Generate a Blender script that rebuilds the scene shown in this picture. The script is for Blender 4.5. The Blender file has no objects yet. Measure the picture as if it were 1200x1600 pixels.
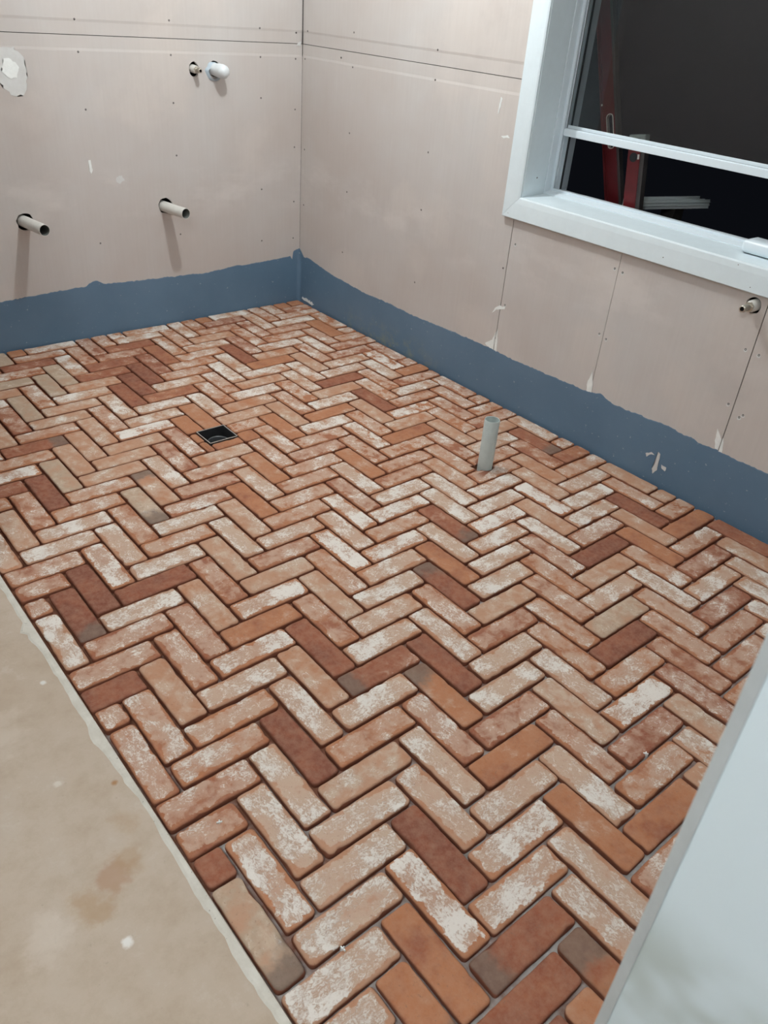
import bpy, bmesh, math, random
from mathutils import Vector, Matrix
from mathutils import noise as mn
random.seed(7)
S = bpy.context.scene
COL = S.collection
# ------------------------------------------------------------------ camera
CAM = Vector((-2.52649956, -3.67667609, 1.47224495))
RR = ((0.7712496, -0.63239836, 0.07243182), (-0.29796579, -0.45923675, -0.83685004), (0.56248595, 0.62383806, -0.54261924))
FPX = 1241.206
cd = bpy.data.cameras.new('camera'); cam = bpy.data.objects.new('camera', cd); COL.objects.link(cam)
r, d, f = (Vector(v) for v in RR)
cam.matrix_world = Matrix(((r.x, -d.x, -f.x, CAM.x), (r.y, -d.y, -f.y, CAM.y), (r.z, -d.z, -f.z, CAM.z), (0, 0, 0, 1)))
cd.sensor_fit = 'VERTICAL'; cd.sensor_height = 36.0; cd.lens = FPX / 1600 * 36.0
cd.clip_start = 0.02
cd.dof.use_dof = True; cd.dof.focus_distance = 2.3; cd.dof.aperture_fstop = 11.0
S.camera = cam
# ------------------------------------------------------------------ world, lamps, exposure
w = bpy.data.worlds.new('night'); S.world = w; w.use_nodes = True
w.node_tree.nodes['Background'].inputs[0].default_value = (0.03, 0.035, 0.05, 1)
w.node_tree.nodes['Background'].inputs[1].default_value = 0.06
def lamp(name, loc, power, col, rad):
    l = bpy.data.lights.new(name, 'POINT'); l.energy = power; l.color = col; l.shadow_soft_size = rad
    o = bpy.data.objects.new(name, l); COL.objects.link(o); o.location = loc; return o
lamp('room_lamp', (-0.84, -1.16, 2.40), 31, (0.93, 0.98, 1.0), 0.012)
lamp('entry_lamp', (-0.62, -3.60, 2.56), 6, (0.93, 0.98, 1.0), 0.015)
lamp('hall_lamp', (-3.2, -3.5, 2.5), 34, (0.93, 0.98, 1.0), 0.06)
S.view_settings.view_transform = 'Standard'; S.view_settings.look = 'None'
S.view_settings.gamma = 1; S.view_settings.use_curve_mapping = False
S.view_settings.exposure = 0.82

# ------------------------------------------------------------------ helpers
def link(name, me, mat=None, parent=None, loc=None):
    o = bpy.data.objects.new(name, me); COL.objects.link(o)
    if mat is not None: me.materials.append(mat)
    if parent is not None: o.parent = parent
    if loc is not None: o.location = loc
    return o
def from_bm(name, bm, mat, parent=None, loc=None, smooth=False):
    bmesh.ops.recalc_face_normals(bm, faces=bm.faces)
    me = bpy.data.meshes.new(name); bm.to_mesh(me); bm.free()
    if smooth:
        for p in me.polygons: p.use_smooth = True
    return link(name, me, mat, parent, loc)
def bx(bm, x0, x1, y0, y1, z0, z1, bev=0.0):
    g = bmesh.ops.create_cube(bm, size=1.0)
    for v in g['verts']:
        v.co = Vector((x0 + (v.co.x + .5) * (x1 - x0), y0 + (v.co.y + .5) * (y1 - y0), z0 + (v.co.z + .5) * (z1 - z0)))
    if bev > 0:
        es = list({e for v in g['verts'] for e in v.link_edges})
        bmesh.ops.bevel(bm, geom=es, offset=bev, segments=2, affect='EDGES', profile=0.5)
    return g['verts']
def box(name, x0, x1, y0, y1, z0, z1, mat, parent=None, bev=0.0, loc=None):
    bm = bmesh.new(); bx(bm, x0, x1, y0, y1, z0, z1, bev); return from_bm(name, bm, mat, parent, loc)
def lathe(bm, prof, axis, origin, seg=32, wob=0.0):
    """revolve (radius, along) profile about an axis through origin"""
    a = Vector(axis).normalized()
    s = a.orthogonal().normalized(); t = a.cross(s)
    rings = []
    for k, (rad, h) in enumerate(prof):
        ring = []
        for i in range(seg):
            th = 2 * math.pi * i / seg
            rr = rad * (1 + wob * mn.noise(Vector((math.cos(th) * 1.7, math.sin(th) * 1.7, k * .3))))
            ring.append(bm.verts.new(Vector(origin) + a * h + (s * math.cos(th) + t * math.sin(th)) * rr))
        rings.append(ring)
    for A, B in zip(rings, rings[1:]):
        for i in range(seg):
            bm.faces.new((A[i], A[(i + 1) % seg], B[(i + 1) % seg], B[i]))
    return rings
def prism(bm, pts, off):
    """pts: 3D polygon; off: extrusion vector"""
    a = [bm.verts.new(Vector(p)) for p in pts]; b = [bm.verts.new(Vector(p) + Vector(off)) for p in pts]
    n = len(pts)
    bm.faces.new(a); bm.faces.new(list(reversed(b)))
    for i in range(n): bm.faces.new((a[i], b[i], b[(i + 1) % n], a[(i + 1) % n]))
def thing(name, label, cat, loc=(0, 0, 0), group=None):
    o = bpy.data.objects.new(name, None); COL.objects.link(o); o.location = loc
    o.empty_display_size = .05
    o['label'] = label; o['category'] = cat
    if group: o['group'] = group
    return o
def tag(o, label, cat, group=None):
    o['label'] = label; o['category'] = cat
    if group: o['group'] = group
    return o
def struct(o): o['kind'] = 'structure'; return o
def boolean(o, cutters):
    """cut with temporary solids and keep the evaluated mesh"""
    tmp = []
    for c in cutters:
        m = o.modifiers.new('b', 'BOOLEAN'); m.operation = 'DIFFERENCE'; m.solver = 'EXACT'; m.object = c
    dg = bpy.context.evaluated_depsgraph_get(); dg.update()
    me = bpy.data.meshes.new_from_object(o.evaluated_get(dg))
    o.modifiers.clear(); o.data = me
def kill(os):
    for c in os: bpy.data.objects.remove(c, do_unlink=True)

# ------------------------------------------------------------------ material kit
class NT:
    def __init__(s, name, rough=.6, spec=.5, metal=0.0):
        s.m = bpy.data.materials.new(name); s.m.use_nodes = True; s.t = s.m.node_tree
        s.b = s.t.nodes['Principled BSDF']; s.b.inputs['Roughness'].default_value = rough
        s.b.inputs['Specular IOR Level'].default_value = spec; s.b.inputs['Metallic'].default_value = metal
        s._oc = None
    def n(s, k, **kw):
        x = s.t.nodes.new(k)
        for a, v in kw.items(): setattr(x, a, v)
        return x
    def set(s, sock, v):
        if isinstance(v, bpy.types.NodeSocket): s.t.links.new(v, sock)
        elif isinstance(v, (tuple, list)) and len(v) == 3 and sock.type == 'RGBA': sock.default_value = (*v, 1)
        else: sock.default_value = v
    @property
    def oc(s):
        if s._oc is None: s._oc = s.n('ShaderNodeTexCoord').outputs['Object']
        return s._oc
    def attr(s, name, out='Fac'):
        return s.n('ShaderNodeAttribute', attribute_name=name).outputs[out]
    def math(s, op, a, b=0.0, c=None, clamp=False):
        x = s.n('ShaderNodeMath', operation=op, use_clamp=clamp); s.set(x.inputs[0], a); s.set(x.inputs[1], b)
        if c is not None: s.set(x.inputs[2], c)
        return x.outputs[0]
    def vmath(s, op, a, b):
        x = s.n('ShaderNodeVectorMath', operation=op); s.set(x.inputs[0], a)
        s.set(x.inputs[3 if op == 'SCALE' else 1], b); return x.outputs[0]
    def noise(s, scale, detail=2.0, rough=.5, vec=None, dist=0.0):
        x = s.n('ShaderNodeTexNoise'); x.inputs['Scale'].default_value = scale; x.inputs['Detail'].default_value = detail
        x.inputs['Roughness'].default_value = rough; x.inputs['Distortion'].default_value = dist
        s.t.links.new(vec if vec is not None else s.oc, x.inputs['Vector']); return x.outputs['Fac']
    def mapr(s, v, a, b, c=0.0, d=1.0, smooth=False):
        x = s.n('ShaderNodeMapRange'); x.clamp = True
        if smooth: x.interpolation_type = 'SMOOTHSTEP'
        s.set(x.inputs[0], v)
        for k, q in zip((1, 2, 3, 4), (a, b, c, d)): s.set(x.inputs[k], q)
        return x.outputs[0]
    def mix(s, fac, a, b, mode='MIX'):
        x = s.n('ShaderNodeMix', data_type='RGBA', blend_type=mode); s.set(x.inputs[0], fac)
        s.set(x.inputs[6], a); s.set(x.inputs[7], b); return x.outputs[2]
    def sep(s, v):
        x = s.n('ShaderNodeSeparateXYZ'); s.set(x.inputs[0], v); return x.outputs
    def scalev(s, vec, sc):
        x = s.n('ShaderNodeMapping'); s.set(x.inputs[0], vec); x.inputs['Scale'].default_value = sc; return x.outputs[0]
    def col(s, v): s.set(s.b.inputs['Base Color'], v)
    def bump(s, h, dist=.001, strength=1.0):
        x = s.n('ShaderNodeBump'); x.inputs['Distance'].default_value = dist; x.inputs['Strength'].default_value = strength
        s.set(x.inputs['Height'], h); s.t.links.new(x.outputs[0], s.b.inputs['Normal'])
    def blob(s, cx, cy, rad, ax=0, ay=1, wob=.5, ns=14.0):
        """soft-edged irregular patch of dirt or paint at a fixed place: 1 in the middle, 0 outside"""
        o = s.sep(s.oc)
        dx = s.math('SUBTRACT', o[ax], cx); dy = s.math('SUBTRACT', o[ay], cy)
        dd = s.math('SQRT', s.math('ADD', s.math('MULTIPLY', dx, dx), s.math('MULTIPLY', dy, dy)))
        nn = s.math('MULTIPLY', s.math('SUBTRACT', s.noise(ns, 4, .6), .5), rad * wob * 3)
        return s.mapr(s.math('ADD', dd, nn), rad, rad * .3, 0, 1, True)

def plain(name, c, rough=.5, metal=0.0, var=.06, spec=.5, scale=30.0):
    k = NT(name, rough, spec, metal)
    n = k.noise(scale, 4, .6)
    k.col(k.mix(k.mapr(n, .3, .7), tuple(v * (1 - var) for v in c), tuple(min(1, v * (1 + var)) for v in c)))
    k.bump(n, .0003, .4)
    return k.m

# plasterboard: pinkish paper, pale scuffed clouds
k = NT('plasterboard', .82, .25)
n1 = k.noise(1.6, 4, .6); n2 = k.noise(5.0, 5, .65); n3 = k.noise(1.0, 3, .5, k.scalev(k.oc, (90, 90, 4)))
c = k.mix(k.mapr(n1, .35, .65), (.545, .495, .462), (.585, .560, .540))
c = k.mix(k.mapr(k.math('MULTIPLY', n2, k.mapr(k.noise(1.2, 2), .4, .6)), .30, .5, 0, .55), c, (.64, .59, .55))
c = k.mix(k.mapr(n3, .3, .7, 0, .10), c, (.42, .37, .34))
oz = k.sep(k.oc)[2]
band = k.math('MULTIPLY', k.mapr(oz, .45, .60, 0, 1, True), k.mapr(oz, .80, .68, 0, 1, True))   # pale horizontal scuffs half way up
c = k.mix(k.math('MULTIPLY', band, k.mapr(k.noise(3.2, 5, .6, k.scalev(k.oc, (1, 1, 2.2))), .5, .66, 0, .5)), c, (.68, .64, .61))
k.col(c); k.bump(n3, .0002, .5)
M_BOARD = k.m
M_STUD = plain('stud_cavity', (.03, .024, .02), .9)
# blue waterproofing paint
k = NT('waterproofing_paint', .42, .4)
n = k.noise(3, 4, .6); sp = k.noise(60, 3, .6); ft = k.noise(14, 5, .7)
o_ = k.sep(k.oc)
c = k.mix(k.mapr(n, .3, .7), (.105, .185, .275), (.135, .222, .320))
c = k.mix(k.mapr(sp, .675, .72, 0, .6), c, (.45, .52, .57))
low = k.math('MULTIPLY', k.mapr(o_[2], .12, .01, 0, 1), k.math('MULTIPLY', k.mapr(o_[1], -.35, -.6), k.mapr(o_[1], -1.25, -.9)))
c = k.mix(k.math('MULTIPLY', low, k.mapr(ft, .48, .62, 0, .7)), c, (.25, .29, .22))
k.col(c); k.bump(k.noise(40, 4, .6), .0012, .5)
M_BLUE = k.m
# plaster smears
M_SMEAR = plain('white_plaster', (.86, .89, .87), .85, var=.08)
k = NT('plaster_patch', .85, .2)
n = k.noise(20, 5, .65)
k.col(k.mix(k.mapr(n, .3, .7), (.62, .62, .60), (.70, .71, .70)))
M_PATCH = k.m
# white window paint and frame
M_TRIM = plain('white_gloss_trim', (.75, .85, .89), .35, var=.02)
M_FRAME = plain('white_powdercoat', (.76, .85, .90), .3, var=.01)
M_SHADOWGAP = plain('dark_seal', (.02, .022, .025), .6)
M_GREYFR = plain('grey_track', (.34, .38, .41), .45, var=.03)
k = NT('window_glass', .02, .5)
k.b.inputs['Transmission Weight'].default_value = 1.0; k.b.inputs['IOR'].default_value = 1.45
k.col((.9, .93, .93)); M_GLASS = k.m
M_CEIL = plain('ceiling_white', (.78, .77, .75), .9)
M_HALLW = plain('hall_plasterboard', (.42, .40, .39), .9)
M_OUT = plain('dark_ground', (.03, .03, .03), .95)
# partition, patchy darker olive tone low down
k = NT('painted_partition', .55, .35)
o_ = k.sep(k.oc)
low_dark = k.math('MULTIPLY', k.mapr(o_[2], .985, .90, 0, 1, True), k.mapr(k.noise(13, 2, .5), .38, .62, .15, 1, True))
k.col(k.mix(k.math('MULTIPLY', low_dark, .55), (.64, .735, .775), (.30, .33, .27)))
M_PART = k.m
M_BEAD = plain('corner_bead', (.48, .52, .53), .5)
# pvc
M_PVC = plain('grey_pvc', (.50, .565, .55), .42, var=.05, scale=60)
M_PVCW = plain('offwhite_pvc', (.62, .61, .57), .4, var=.04, scale=60)
M_PVCD = plain('pvc_inside', (.16, .17, .155), .6)
M_CAP = plain('white_plastic_film', (.70, .745, .76), .35, var=.05, scale=50)
M_SIL = plain('pale_blue_silicone', (.42, .50, .56), .5)
M_BRASS = NT('nickel_brass', .32, .5, .85); M_BRASS.col((.62, .58, .50)); M_BRASS = M_BRASS.m
M_DARK = plain('black_bore', (.012, .012, .012), .7)
M_SCREW = NT('screw_steel', .45, .5, .6); M_SCREW.col((.10, .09, .085)); M_SCREW = M_SCREW.m
M_BLACKP = plain('black_abs', (.035, .036, .038), .28, var=.2)
M_RIM = plain('drain_rim', (.50, .47, .42), .4)
M_RED = plain('red_enamel', (.13, .010, .013), .35, var=.1)
M_DGREY = plain('dark_aluminium', (.07, .06, .058), .5, .2)
M_ENDCAP = plain('grey_rubber', (.20, .23, .22), .7, var=.2)
M_ALU = NT('raw_aluminium', .45, .5, .25); M_ALU.col((.75, .80, .80)); M_ALU = M_ALU.m
M_LABELW = plain('pale_plastic', (.70, .66, .60), .5)
M_TIMBER = plain('weathered_timber', (.018, .015, .012), .9, var=.3)

# screed under the bricks: grey adhesive bed, red brick dust in the joints
k = NT('screed', .92, .2)
o_ = k.sep(k.oc)
n = k.noise(9, 5, .65); n2 = k.noise(50, 4, .6)
far = k.mapr(o_[1], -3.3, -1.6, 0, .45)
dust = k.mapr(k.math('ADD', n, far), .45, .72, 0, 1)
c = k.mix(k.mapr(n2, .3, .7), (.40, .385, .36), (.56, .55, .53))
k.col(k.mix(dust, c, (.26, .115, .07)))
k.bump(n2, .002, .6); M_SCREED = k.m

# concrete hall slab
k = NT('concrete_slab', .78, .3)
o_ = k.sep(k.oc)
n1 = k.noise(1.7, 5, .6); n2 = k.noise(11, 6, .7); n3 = k.noise(70, 4, .6)
c = k.mix(k.mapr(n1, .3, .7), (.455, .365, .28), (.53, .455, .375))
c = k.mix(k.mapr(n2, .46, .66, 0, .5), c, (.39, .30, .215))
c = k.mix(k.mapr(n2, .42, .26, 0, .5), c, (.60, .54, .47))
c = k.mix(k.mapr(n3, .66, .74, 0, .35), c, (.30, .25, .19))
for (cx, cy, rd, s_, cc) in ((-2.272, -2.707, .055, .6, (.38, .22, .13)), (-2.33, -2.74, .05, .6, (.40, .27, .16)), (-2.235, -2.69, .04, .5, (.40, .27, .16)),
                            (-2.42, -2.74, .06, .35, (.68, .60, .52)), (-2.204, -2.60, .035, .4, (.40, .27, .16)), (-2.35, -2.2, .10, .3, (.66, .58, .49)),
                            (-2.183, -2.50, .012, .9, (.36, .19, .08)), (-2.5, -2.0, .12, .3, (.42, .31, .21)), (-2.308, -2.836, .013, .9, (.80, .79, .76)),
                            (-2.20, -2.12, .009, .8, (.74, .76, .74)), (-2.28, -2.43, .012, .5, (.74, .72, .66))):
    c = k.mix(k.math('MULTIPLY', k.blob(cx, cy, rd, wob=.8, ns=22 / (1 + rd * 4)), s_), c, cc)
k.col(c); k.bump(k.math('ADD', n3, k.math('MULTIPLY', n2, 1.0)), .0012, .5)
M_SLAB = k.m
k = NT('slab_edge_render', .85, .25)
n = k.noise(18, 5, .65); n2 = k.noise(90, 3, .6)
c = k.mix(k.mapr(n, .3, .7), (.54, .51, .44), (.68, .655, .59))
c = k.mix(k.mapr(n2, .67, .72, 0, .8), c, (.22, .20, .16))
k.col(c); k.bump(n2, .001, .6); M_EDGE = k.m

# reclaimed brick: attributes lc = local position (m) + seed, pr = (wash, hue, burn), ed = metres in from the worn edge
k = NT('reclaimed_brick', .88, .25)
lc = k.attr('lc', 'Vector'); pr = k.sep(k.attr('pr', 'Vector')); ed = k.attr('ed'); ax = k.attr('ax')
wash, hue, burn = pr[0], pr[1], pr[2]
nb = k.noise(14, 4, .6, lc); nf = k.noise(55, 6, .72, lc); nv = k.noise(160, 4, .7, lc); nm = k.noise(26, 5, .65, lc, .6)
ramp = k.n('ShaderNodeValToRGB'); ramp.color_ramp.interpolation = 'EASE'
e = ramp.color_ramp.elements
e[0].position = 0; e[0].color = (.205, .068, .042, 1); e[1].position = 1; e[1].color = (.44, .34, .25, 1)
for p_, c_ in ((.25, (.29, .100, .055)), (.5, (.42, .175, .085)), (.75, (.47, .27, .175))):
    q = e.new(p_); q.color = (*c_, 1)
k.set(ramp.inputs[0], k.math('ADD', hue, k.math('MULTIPLY', k.math('SUBTRACT', nb, .5), .75), clamp=True))
base = k.mix(k.mapr(nf, .35, .75, 0, .35), ramp.outputs[0], (.50, .33, .23))
base = k.mix(k.mapr(nv, .62, .72, 0, .45), base, (.15, .055, .035))
# lime wash: one broad thin film and a crusty thicker one, both worn away at the arrises
edg = k.mapr(k.math('ADD', k.math('ADD', ed, k.math('MULTIPLY', k.math('SUBTRACT', nm, .5), .030)), k.math('ADD', k.math('MULTIPLY', k.math('SUBTRACT', nf, .5), .014), k.math('MULTIPLY', k.math('SUBTRACT', nb, .56), .036))), .0040, .0064, 0, 1, True)
film = k.mapr(k.math('ADD', k.math('ADD', wash, k.math('MULTIPLY', k.math('SUBTRACT', nb, .5), .9)), k.math('MULTIPLY', k.math('SUBTRACT', nm, .5), .9)), .30, .62, 0, 1, True)
film = k.math('MULTIPLY', film, edg)
filmc = k.mix(k.math('ADD', hue, k.math('SUBTRACT', nm, .5)), (.50, .315, .235), (.57, .45, .35))
c = k.mix(k.math('MULTIPLY', film, .74), base, filmc)
ng = k.noise(85, 7, .78, k.scalev(lc, (1, 1.5, 1)), 1.2)
crust = k.mapr(k.math('ADD', k.math('ADD', k.math('MULTIPLY', wash, .62), k.math('MULTIPLY', k.math('SUBTRACT', ng, .5), 1.7)), k.math('MULTIPLY', k.math('SUBTRACT', nb, .5), 1.5)), .45, .66, 0, 1)
crust = k.math('MULTIPLY', k.math('MULTIPLY', crust, edg), k.mapr(wash, .12, .35))
c = k.mix(k.math('MULTIPLY', crust, .86), c, (.80, .765, .71))
c = k.mix(k.math('MULTIPLY', k.mapr(nv, .60, .70), k.math('MULTIPLY', edg, .55)), c, (.27, .16, .115))
# burnt end
bl = k.math('ADD', k.math('MULTIPLY', ax, k.math('SIGN', burn)), k.math('MULTIPLY', k.math('SUBTRACT', nb, .5), 1.6))
bm_ = k.mapr(bl, k.math('SUBTRACT', 1.0, k.math('MULTIPLY', k.math('ABSOLUTE', burn), 1.5)), k.math('SUBTRACT', 1.25, k.math('MULTIPLY', k.math('ABSOLUTE', burn), 1.1)), 0, 1, True)
bm_ = k.math('MULTIPLY', bm_, k.mapr(k.math('ABSOLUTE', burn), .03, .10))
c = k.mix(k.math('MULTIPLY', bm_, .82), c, k.mix(nf, (.11, .072, .055), (.25, .185, .148)))
# sides: raw red dusty arris below the top face
c = k.mix(k.mapr(ed, .0003, -.002), c, k.mix(nb, (.26, .10, .058), (.20, .07, .042)))
k.col(c)
k.bump(k.math('ADD', k.math('ADD', k.math('MULTIPLY', nf, .8), k.math('MULTIPLY', crust, .25)), k.math('MULTIPLY', nv, .35)), .0016, .9)
M_BRICK = k.m

# ------------------------------------------------------------------ floor bed, slab
X_EDGE = -2.1435; CEIL = 2.65; YB = -4.6
DX0, DX1, DY0, DY1 = -1.2575, -1.1365, -1.2505, -1.1385   # drain opening
PX, PY, PRAD = -.473, -1.949, .0285                        # upright pipe
def holed_slab(name, X0, X1, Y0, Y1, z0, z1, mat):
    bm = bmesh.new()
    xs = [X0, DX0, DX1, X1]; ys = [Y0, DY0, DY1, Y1]
    for a in range(3):
        for b in range(3):
            if a == 1 and b == 1: continue
            bx(bm, xs[a], xs[a + 1], ys[b], ys[b + 1], z0, z1)
    bmesh.ops.remove_doubles(bm, verts=bm.verts, dist=1e-6)
    fs = [fc for fc in bm.faces if all(len(e.link_faces) > 2 for e in fc.edges) and False]
    return from_bm(name, bm, mat)
floor = struct(holed_slab('floor', X_EDGE, 0, YB, 0, -.14, -.019, M_SCREED))
slab = struct(box('floor_hall', -4.3, X_EDGE - .003, YB, 0, -.14, 0, M_SLAB))
# ragged render strip along the slab edge
bm = bmesh.new(); P = []; n = 260
def strip_w(y):
    v = Vector((y * 9, 3.1, 0)); q = .0165 + .005 * mn.noise(v) + .0035 * mn.noise(v * 4) + .0025 * mn.noise(v * 13)
    for yc, a, s in ((-2.36, .012, .03), (-2.26, .006, .05), (-1.905, .022, .014), (-1.95, .008, .03), (-2.99, .005, .03), (-2.62, -.006, .1), (-2.82, .003, .02)):
        q += a * math.exp(-((y - yc) / s) ** 2)
    return max(.009, q)
for i in range(n + 1):
    y = YB + (0 - YB) * i / n
    P.append((X_EDGE - .004, X_EDGE - .005 - strip_w(y), y))
top = [(bm.verts.new((a, y, .0005)), bm.verts.new((a - .002, y, .0022)), bm.verts.new((b + .006, y, .0018)), bm.verts.new((b, y, .0001))) for a, b, y in P]
for A, B in zip(top, top[1:]):
    for q in range(3): bm.faces.new((A[q], A[q + 1], B[q + 1], B[q]))
trim = struct(from_bm('trim_1', bm, M_EDGE))

# ------------------------------------------------------------------ bricks
CU = (0.388803, 0.014994, -0.007251, 0.000226, -0.000752, 0.000014)
CV = (-0.169249, 0.006538, 0.042644, 0.000214, -0.000217, -0.00046)
CELL = .079
def warp(i, j):
    b = (1, i, j, i * j, i * i, j * j)
    u = i + sum(x * y for x, y in zip(b, CU)); v = j + sum(x * y for x, y in zip(b, CV))
    if i < 3: u -= (sum(x * y for x, y in zip((1, 0, j, 0, 0, j * j), CU)) - .14) * (1 - i / 3)
    if j < 3: v += .20 * (1 - j / 3)
    if i >= 26: u = u - (i - 26) * (u - 26 - 1.16 if i == 27 else 0)
    return u, v
def project(p):
    q = Vector(p) - CAM; z = q.dot(f)
    if z < .05: return None
    return 600 + FPX * q.dot(r) / z, 800 + FPX * q.dot(d) / z, z
NI, NJ = 27, 46
cells = []          # (kind, i0, i1, j0, j1)
for j in range(1, NJ + 1):
    for i in range(-3, NI):
        if (i - j) % 6 == 3:                       # lies across: cells i..i+3, row j-1..j
            a, b = max(i, 0), min(i + 3, NI)
            if b > a: cells.append(('A', a, b, j - 1, j, i, j))
for i in range(NI):
    for j in range(-3, NJ):
        if (i - j) % 6 == 3:                       # runs on from the near corner of the brick across
            a, b = max(j, 0), min(j + 3, NJ)
            if b > a: cells.append(('B', i, i + 1, a, b, i, j))
TONES = {
 'W': (.95, .55, 0), 'C': (.78, .72, 0), 'P': (.60, .45, 0), 'T': (.42, .72, 0), 'O': (.22, .50, 0), 'M': (.24, .26, 0),
 'R': (.02, .14, 0), 'G': (.40, .98, 0), 'Q': (.50, .30, 0),
}
KEY = {}
_K = {'A': '1:-2O,4C,10C,16C;2:-1P,5Q,11C,17P;3:0P,6P,12M,18M;4:1C,7T,13Q,19P;5:2P,8C,14M,20G;6:3P,9P,15M,21T;7:-2P,4C,10P,16T;8:-1P,5T,11P,17C;9:0P,6O,12C,18T;10:1P,7C,13M,19T;11:2C,8T,14C,20P;12:3C,9C,15C,21M-;13:-2P,4R,10T,16W,22P;14:-1O,5T,11T,17T,23W;15:0P,6C,12P,18T,24M;16:1C,7O,13O,19T;17:2P,8C,14T,20P;18:3W,9P,15P,21P;19:-2P,4T,10P,16P,22C;20:-1P,5O,11P,17P,23C;21:0P,6P,12P,18C,24P;22:1T,7P,13P,19P,25P;23:2C,8P,14P,20C,26P;24:3P,9C,15C,21R;25:-2P,4P,10W,16P,22C;26:-1M,5C,11P,17T,23P;27:0P,6C,12W,18W,24P;28:1C,7W,13C,19O,25R;29:2C,8C,14C,20W,26P;30:3C,9C,15T,21C;31:-2T,4P,10C,16C,22P;32:-1P,5R,11T,17M+,23P;33:0O,6T,12P,18C,24P;34:1P,7C,13C,19P,25P;35:2Q,8G,14C,20T,26R;36:3C,9R,15P,21C;37:4Q,10P,16O,22C;38:5P,11W,17C,23C;39:6P,12Q,18W,24C;40:13P,19W,25C;41:14O,20R+;42:15P,21R',
 'B': '-2:1O,7O,13W,19O;-1:2C,8P,14P,20G;0:3P,9C,15Q;1:4C,10P,16P;2:5P,11C,17C;3:0P,6P,12M,18G;4:1O,7Q,13M,19G;5:2P,8R,14R,20P;6:3C,9C,15R,21G;7:4P,10C,16R,22Q;8:5T,11P,17C,23T;9:0P,6C,12P,18P;10:1W,7C,13C,19T;11:2C,8P,14O,20T;12:3P,9P,15O,21T;13:4C,10T,16P,22G;14:5M,11O,17P,23R;15:0P,6T,12P,18C,24P;16:1P,7P,13P,19T-,25T;17:2P,8C,14O,20G+,26C;18:3P,9P,15C,21P;19:4T,10O,16O,22C;20:5P,11C,17T,23W;21:0C,6P,12P,18C,24R;22:1M+,7T,13W,19T,25R+;23:2Q,8C,14C,20P,26C;24:3T,9C,15W,21T;25:4T,10M+,16P,22P;26:5W,11C,17T,23P;27:0T,6T,12O,18P,24T;28:1P,7C,13R-,19R,25P;29:2R,8P,14P,20T,26P;30:3T,9P,15C,21C;31:4O,10P,16R,22R;32:5P,11P,17O-,23C;33:0M,6C,12P,18P,24C;34:1T,7P,13C,19C,25W;35:2C,8P,14T,20C,26G+;36:3C,9Q,15P,21R;37:10Q,16C,22W;38:11T,17O,23O;39:18C,24O*;40:19C;41:20O/'}
for _k, _s in _K.items():
    for _r in _s.split(';'):
        _j, _v = _r.split(':')
        for _e in _v.split(','):
            _n = _e.rstrip('WCPTOMRGQ+-*/'); KEY[(_k, int(_n), int(_j))] = _e[len(_n):]
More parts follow.
